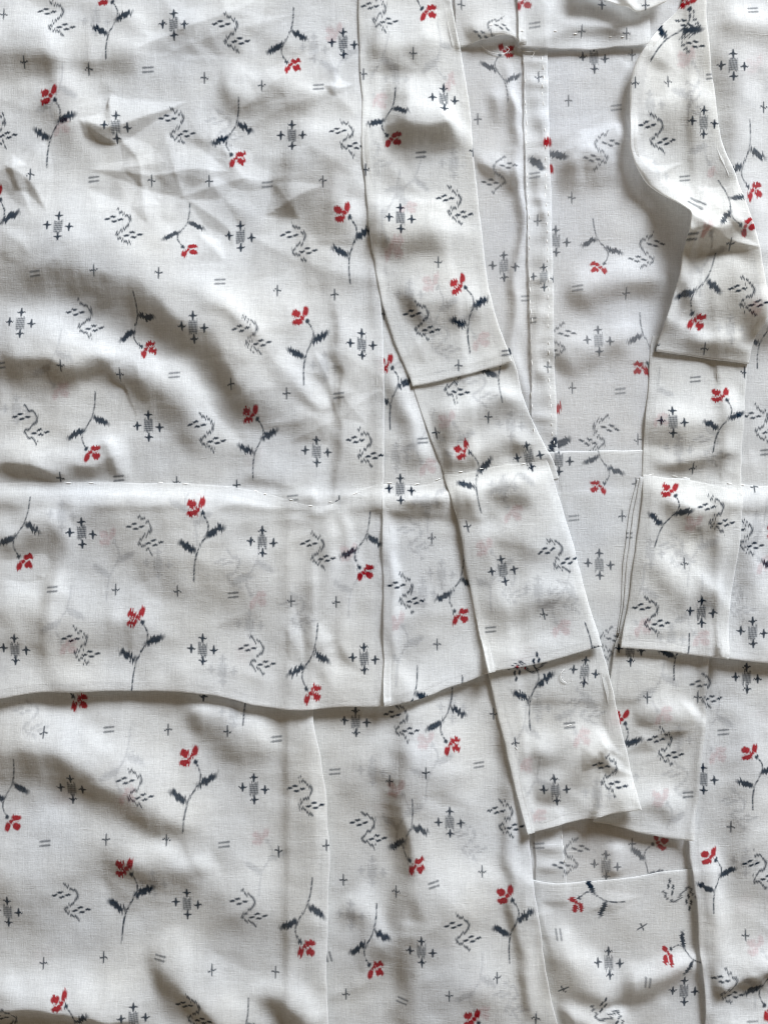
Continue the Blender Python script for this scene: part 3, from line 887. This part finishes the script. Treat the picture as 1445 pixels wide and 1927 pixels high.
panel("tuck_flap", [(720, 912), (722, 1327)], [(860, 880), (890, 1100), (930, 1262)],
      T=[(720, 912), (790, 914), (830, 903), (860, 880)], B=HEM2,
      t=2.2, edges='LB', softtop=36, seed=20, rough=0.7, crump=1.2, ncr=6, lift=[(HEM2, 50, 13)],
      motifs=[('S', 753, 921), ('P', 812, 1012), ('Z', 763, 1114), ('F', 866, 1160, 871, 1043), ('P', 822, 1212), ('F', 785, 1375, 783, 1253),
              ('F', 868, 1395, 867, 1270)],
      folds=[('r', [(735, 940), (745, 1100), (740, 1300)], 14, 20, 4), ('r', [(730, 960), (800, 940), (860, 930)], 10, 24, 5)])

# ---- left collar, four lengths of it
lcol = [(672, TY), (675, 0), (679, 180), (682, 300), (697, 440), (715, 545), (742, 640), (775, 728)]
panel("collar_band", [(766, 700), (776, 729), (800, 800), (835, 890), (850, 930)], [(957, 655), (966, 684), (985, 750), (1010, 810), (1040, 866), (1052, 900)],
      T=[(766, 700), (840, 686), (900, 675), (957, 655)],
      t=2.0, edges='LR', seed=23, rough=0.7, crump=1.4, ncr=6, tint=(1.0, 0.995, 0.98),
      motifs=[('Z', 850, 718, 8), ('F', 917, 632, 945, 757), ('P', 918, 785), ('P', 820, 814, -10), ('F', 869, 848, 905, 963), ('S', 994, 859, -12)],
      folds=[('r', [(800, 790), (890, 778), (990, 740)], 30, 36, 8), ('r', [(830, 850), (900, 850), (1020, 820)], 24, 24, 5)])
panel("collar_band", lcol,
      [(838, TY), (849, 0), (866, 90), (884, 190), (891, 290), (903, 400), (918, 520), (938, 610), (961, 681)],
      B=[(775, 728), (830, 716), (900, 700), (961, 681)], t=3.0, edges='LRB', seed=22, rough=0.8, crump=1.3, ncr=9, step=2.6,
      tint=(1.0, 0.995, 0.98), lift=[([(775, 728), (870, 707), (961, 681)], 14, 3)], rimdrop=5.0,
      motifs=[('Z', 713, 24), ('F', 806, 22, 806, -95), ('P', 777, 103), ('F', 740, 264, 742, 166), ('S', 834, 188), ('P', 684, 140), ('P', 688, 320),
              ('E', 792, 291), ('Z', 854, 386), ('S', 753, 414), ('P', 824, 494), ('Z', 792, 604), ('F', 861, 537, 886, 664), ('P', 862, 688),
              ('E', 953, 664), ('P', 890, 282), ('P', 902, 60)],
      folds=[('r', [(700, 210), (790, 240), (890, 225)], 70, 34, 15), ('r', [(690, 430), (780, 440), (905, 425)], 50, 40, 9),
             ('r', [(700, 60), (770, 80), (860, 60)], 44, 34, 6), ('r', [(745, 590), (830, 560), (930, 560)], 44, 40, 7)],
      label="upper length of the left collar band")
panel("tuck_flap", [(835, 893), (860, 980), (880, 1090), (916, 1263)], [(1030, 866), (1060, 960), (1092, 1080), (1131, 1213)],
      T=[(835, 893), (890, 886), (960, 874), (1030, 866)], B=[(916, 1263), (975, 1253), (1040, 1240), (1095, 1224), (1131, 1213)],
      t=3.5, edges='LRB', softtop=36, seed=24, rough=0.6, crump=1.2, ncr=7, tint=(1.0, 0.995, 0.98), lift=[([(916, 1263), (1030, 1242), (1131, 1213)], 44, 11)],
      motifs=[('P', 878, 990, -12), ('S', 945, 1073, -10), ('Z', 1046, 1044, -16), ('P', 1021, 1155, -14), ('E', 922, 1184), ('F', 1140, 1290, 1096, 1172),
              ('F', 869, 848, 905, 963), ('S', 994, 859, -12), ('F', 962, 1270, 990, 1390), ('Z', 990, 1256, 100)],
      folds=[('r', [(850, 940), (940, 925), (1050, 920)], 22, 40, 7), ('b', 960, 1010, 80, 40, -10, 4), ('r', [(900, 1150), (1000, 1140), (1100, 1130)], 40, 40, 5)],
      label="tuck of the left collar, its fold pointing down")

# ---- upper part of the right front
panel("front_panel", [(1290, TY), (1300, 300), (1350, 700), (1360, 960)], [(RX, TY), (RX, 960)], t=4.0, seed=25, rough=0.9, crump=1.2, ncr=12,
      motifs=[('S', 1374, 128), ('P', 1435, 202), ('E', 1413, 22), ('F', 1415, 362, 1405, 230), ('F', 1418, 580, 1426, 692), ('Z', 1432, 795),
              ('E', 1440, 850), ('P', 1418, 930)],
      folds=[('r', [(1400, -60), (1380, 200), (1420, 480), (1440, 700)], 44, 40, 9), ('r', [(1360, 60), (1420, 60), (1500, 40)], 30, 30, 6),
             ('r', [(1400, 560), (1440, 600), (1500, 600)], 26, 30, 8)])
panel("tuck_flap", [(1340, 915), (1345, 1232)], [(RX, 915), (RX, 1256)], T=[(1340, 908), (1400, 912), (RX, 920)],
      B=[(1345, 1232), (1365, 1236), (1445, 1246), (RX, 1256)], t=6.0, edges='B', softtop=36, seed=26, rough=0.8, crump=1.2, ncr=7,
      lift=[([(1345, 1232), (1445, 1246), (RX, 1256)], 50, 12)],
      motifs=[('Z', 1398, 1010), ('E', 1372, 1055), ('S', 1410, 1188), ('P', 1418, 916), ('F', 1455, 1000, 1455, 1120)],
      folds=[('r', [(1400, 950), (1430, 1080), (1420, 1220)], 30, 30, 5)])

# ---- right collar: the upper length turns over on itself
rl = [(1285, TY), (1283, 0), (1243, 48), (1205, 100), (1187, 142), (1182, 190), (1181, 250), (1182, 284), (1188, 305), (1206, 342), (1246, 376), (1276, 400), (1286, 412), (1286, 422), (1281, 460),
      (1270, 530), (1250, 600), (1232, 662)]
panel("collar_band", [(1228, 632), (1224, 662), (1221, 720), (1214, 800), (1207, 885), (1206, 920)], [(1408, 656), (1406, 687), (1400, 780), (1396, 850), (1394, 930)],
      T=[(1228, 632), (1290, 636), (1350, 646), (1408, 656)], t=2.0, edges='LR', seed=29, rough=0.7, crump=1.3, ncr=5, tint=(1.0, 0.995, 0.98),
      motifs=[('E', 1309, 713), ('F', 1353, 744, 1341, 852), ('S', 1263, 794), ('P', 1303, 881), ('P', 1400, 700)],
      folds=[('r', [(1215, 740), (1300, 790), (1395, 760)], 34, 40, 8), ('r', [(1210, 850), (1300, 850), (1390, 840)], 24, 20, 5)])
panel("collar_band", rl,
      [(1325, TY), (1326, 0), (1334, 100), (1345, 200), (1362, 290), (1393, 380), (1420, 470), (1435, 550), (1432, 600), (1416, 640), (1408, 686)],
      B=[(1232, 662), (1290, 667), (1350, 676), (1408, 686)], t=5.0, edges='LRB', seed=28, rough=0.7, crump=1.3, ncr=8, step=2.6, rimdrop=6.0,
      tint=(1.0, 0.995, 0.98), lift=[([(1284, 413), (1282, 450), (1270, 530), (1250, 600)], 40, 24), ([(1205, 100), (1182, 220), (1184, 300), (1250, 378)], 34, 20),
                                     ([(1393, 380), (1430, 500), (1430, 600)], 24, 6)],
      motifs=[('F', 1290, 2, 1222, 120), ('Z', 1296, 62, 24), ('P', 1255, 156), ('P', 1191, 162), ('E', 1336, 146), ('Z', 1232, 251, -4), ('S', 1319, 234),
              ('E', 1287, 336), ('E', 1302, 390, 40, 1.5), ('F', 1395, 433, 1345, 342), ('P', 1366, 463), ('E', 1290, 455), ('F', 1307, 606, 1340, 478),
              ('Z', 1397, 560), ('P', 1323, 656), ('P', 1232, 650)],
      folds=[('r', [(1215, 360), (1280, 440), (1350, 430), (1420, 420)], 60, 26, 17), ('k', [(1282, 413), (1340, 452), (1425, 470)], 14, 8), ('k', [(1284, 413), (1320, 380), (1370, 350)], 12, 3),
             ('r', [(1195, 200), (1250, 215), (1340, 190)], 40, 50, 7), ('r', [(1290, 20), (1250, 90), (1215, 150)], 26, 30, 3),
             ('r', [(1260, 560), (1330, 545), (1430, 530)], 50, 50, 8), ('r', [(1250, 620), (1330, 630), (1420, 640)], 20, 22, 5),
             ('k', [(1190, 300), (1220, 330), (1290, 300)], 10, 3)],
      label="upper length of the right collar band, twisted over on itself")
for k in range(2):
    d = (2 - k) * 7
    panel("tuck_flap", [(1207 - d * .7, 893 + d * 0.6), (1198 - d, 960), (1182 - d * .8, 1080), (1167 - d * 0.35, 1190 + k * 8)],
          [(1300, 900), (1290, 1190)], t=1.8, edges='LT', seed=30 + k, rough=0.2, drape=5, rimdrop=3.0, motifs=[('P', 1187 - d, 960), ('E', 1186 - d, 1008)])
panel("tuck_flap", [(1208, 893), (1203, 960), (1190, 1060), (1178, 1140), (1166, 1216)], [(1396, 932), (1390, 1010), (1378, 1090), (1362, 1236)],
      T=[(1208, 893), (1250, 898), (1310, 905), (1396, 928)], B=[(1166, 1216), (1230, 1222), (1300, 1230), (1362, 1236)],
      t=2.5, edges='LRB', softtop=36, seed=33, rough=0.6, crump=1.2, ncr=6, tint=(1.0, 0.995, 0.98), lift=[([(1166, 1216), (1270, 1227), (1362, 1236)], 44, 12)],
      motifs=[('F', 1257, 922, 1230, 1030), ('Z', 1341, 967), ('P', 1284, 1060), ('Z', 1221, 1155), ('S', 1316, 1150), ('F', 1290, 1300, 1292, 1190)],
      folds=[('r', [(1215, 930), (1300, 935), (1385, 950)], 18, 40, 6), ('r', [(1200, 1080), (1280, 1100), (1370, 1090)], 40, 40, 5)],
      label="tuck of the right collar, its fold pointing down")

# the collar falling over itself at the very top
panel("neck_roll", [(1060, TY), (1068, -40), (1085, 2)], [(1270, TY), (1262, -40), (1250, 8)],
      B=[(1085, 2), (1130, 9), (1165, 22), (1188, 31), (1215, 25), (1250, 8)], t=8.0, edges='B', seed=36, rough=0.7, tint=(1.0, 0.995, 0.98),
      lift=[([(1085, 2), (1188, 31), (1250, 8)], 40, 14)], rimdrop=6.0, motifs=[('P', 1210, 17), ('S', 1150, -40)],
      folds=[('r', [(1120, -40), (1165, -5), (1188, 30)], 14, 14, 7)])

# ------------------------------------------------------------------ hand stitches and loose threads
thread = bpy.data.materials.new("white_thread")
thread.use_nodes = True
_b = thread.node_tree.nodes["Principled BSDF"]
_b.inputs["Roughness"].default_value = 0.7
_b.inputs["Base Color"].default_value = (0.74, 0.73, 0.69, 1)
_w = thread.node_tree.nodes.new('ShaderNodeTexWave')
_w.inputs['Scale'].default_value = 1500
_bp = thread.node_tree.nodes.new('ShaderNodeBump')
_bp.inputs['Strength'].default_value = 0.3
_bp.inputs['Distance'].default_value = 0.0001
thread.node_tree.links.new(_w.outputs[1], _bp.inputs['Height'])
thread.node_tree.links.new(_bp.outputs[0], _b.inputs['Normal'])


def tube(name, pts, rad, taper=True):
    pts = [np.array(p, float) for p in pts]
    n, k = len(pts), 6
    vs, fs = [], []
    for i, p in enumerate(pts):
        t = pts[min(i + 1, n - 1)] - pts[max(i - 1, 0)]
        t /= np.linalg.norm(t) + 1e-12
        a = np.cross(t, (0, 0, 1.0))
        if np.linalg.norm(a) < 1e-4:
            a = np.array((1.0, 0, 0))
        a /= np.linalg.norm(a)
        b = np.cross(t, a)
        r = rad * (0.55 if taper and i in (0, n - 1) else 1)
        for j in range(k):
            q = 2 * math.pi * j / k
            vs.append(p + r * (a * math.cos(q) + b * math.sin(q)))
    for i in range(n - 1):
        for j in range(k):
            fs.append((i * k + j, i * k + (j + 1) % k, (i + 1) * k + (j + 1) % k, (i + 1) * k + j))
    fs.append(tuple(range(k))[::-1])
    fs.append(tuple((n - 1) * k + j for j in range(k)))
    me = bpy.data.meshes.new(name)
    me.from_pydata([tuple(v) for v in vs], [], fs)
    for p in me.polygons:
        p.use_smooth = True
    me.materials.append(thread)
    return me


st_mesh = tube("stitch", [(-0.5 * PX, 0, -1.2 * PX), (-0.42 * PX, 0, 0.2 * PX), (-0.2 * PX, 0, 0.8 * PX), (0.2 * PX, 0, 0.8 * PX),
                          (0.42 * PX, 0, 0.2 * PX), (0.5 * PX, 0, -1.2 * PX)], 0.68 * PX)
# unit-length stitch along x; the cross-section stays in real units, the length is scaled
for v in st_mesh.vertices:
    pass


def stitch(parent, x, y, length, ang):
    o = bpy.data.objects.new("stitch", st_mesh)
    COL.objects.link(o)
    z = float(sample(Z, np.array([x]), np.array([y]))[0])
    o.location = wp(x, y, z - 0.25)
    o.rotation_euler = (0, 0, math.radians(-ang))
    o.scale = (length * 0.36, 1, 1)
    o.parent = parent
    return o


def row(parent, pts, pitch, length, rnd, skip=0.0, jitter=1.2):
    P = np.array(catmull(pts, 12))
    s = np.r_[0, np.cumsum(np.hypot(*(P[1:] - P[:-1]).T))]
    d = pitch * 0.5
    while d < s[-1]:
        if rnd.random() >= skip:
            x, y = np.interp(d, s, P[:, 0]), np.interp(d, s, P[:, 1])
            x2, y2 = np.interp(d + 3, s, P[:, 0]), np.interp(d + 3, s, P[:, 1])
            stitch(parent, x + rnd.gauss(0, jitter), y + rnd.gauss(0, jitter), length * rnd.uniform(0.75, 1.15),
                   math.degrees(math.atan2(y2 - y, x2 - x)) + rnd.gauss(0, 4))
        d += pitch * rnd.uniform(0.9, 1.1)


rnd = random.Random(11)
sa, sa2 = PANELS["seam_allowance"], None
objs = {}
for o in robe.children:
    objs.setdefault(o.name.split('.')[0], []).append(o)
sa = objs["seam_allowance"]
row(sa[0], [(987, 105), (990, 300), (997, 520), (1000, 700), (1005, 840)], 20, 13, rnd, 0.05)
row(sa[0], [(1021, 100), (1026, 300), (1031, 520), (1033, 700), (1040, 840)], 17, 11, rnd, 0.05)
row(sa[1], [(1055, 1565), (1063, 1640)], 22, 12, rnd)
tf = objs["tuck_flap"]
for x, y, l, a in ((130, 909, 15, 2), (172, 909, 14, -2), (302, 908, 14, 2), (348, 910, 16, 4), (482, 924, 14, 14), (550, 941, 12, 10), (585, 952, 12, 4),
                   (622, 944, 9, -16), (668, 929, 14, -20), (500, 930, 9, 12)):
    stitch(tf[0], x, y, l, a)
for x, y, l, a in ((733, 909, 13, -4), (784, 911, 14, -14), (824, 902, 14, -22)):
    stitch(tf[1], x, y, l, a)
for x, y, l, a in ((866, 888, 12, -8), (905, 882, 12, -10), (985, 873, 13, -14)):
    stitch(tf[2], x, y, l, a)
for x, y, l, a in ((1372, 910, 14, 8), (1396, 913, 12, 8)):
    stitch(tf[3], x, y, l, a)
for x, y, l, a in ((1225, 893, 14, -10), (1270, 896, 15, 6), (1290, 899, 12, 6)):
    stitch(tf[-1], x, y, l, a)
nf = objs["neck_facing"]
for x, y, l, a in ((922, 51, 10, -4), (1044, 62, 9, 4), (1081, 65, 9, 4), (1148, 70, 8, 4), (1170, 71, 8, 4), (980, 60, 10, 0)):
    stitch(nf[1] if x > 960 else nf[0], x, y, l, a)
for x, y, l, a in ((1070, 1364, 13, -18), (970, 1406, 12, 50), (1246, 1, 5, 0)):
    stitch([o for o in objs["collar_band"]][1], x, y, l, a)


def loose(parent, pts, rad=0.45):
    P = catmull(pts, 8)
    q = []
    for i, p in enumerate(P):
        z = float(sample(blur_Z, np.array([p[0]]), np.array([p[1]]))[0])
        q.append(wp(p[0], p[1], z + 1.6 + 1.5 * math.sin(i / len(P) * math.pi)))
    o = bpy.data.objects.new("loose_thread", tube("loose_thread", q, rad * PX, False))
    COL.objects.link(o)
    o.parent = parent


blur_Z = blur(Z, 3)
loose(nf[1], [(975, 88), (985, 96), (1005, 97), (1015, 92), (1008, 90)])
loose(nf[0], [(905, 84), (920, 95), (945, 100), (958, 92), (952, 84)])
loose(objs["collar_band"][1], [(1060, 1258), (1053, 1268), (1056, 1278), (1064, 1284)])
loose(nf[1], [(1000, 90), (1005, 98), (1000, 108)])
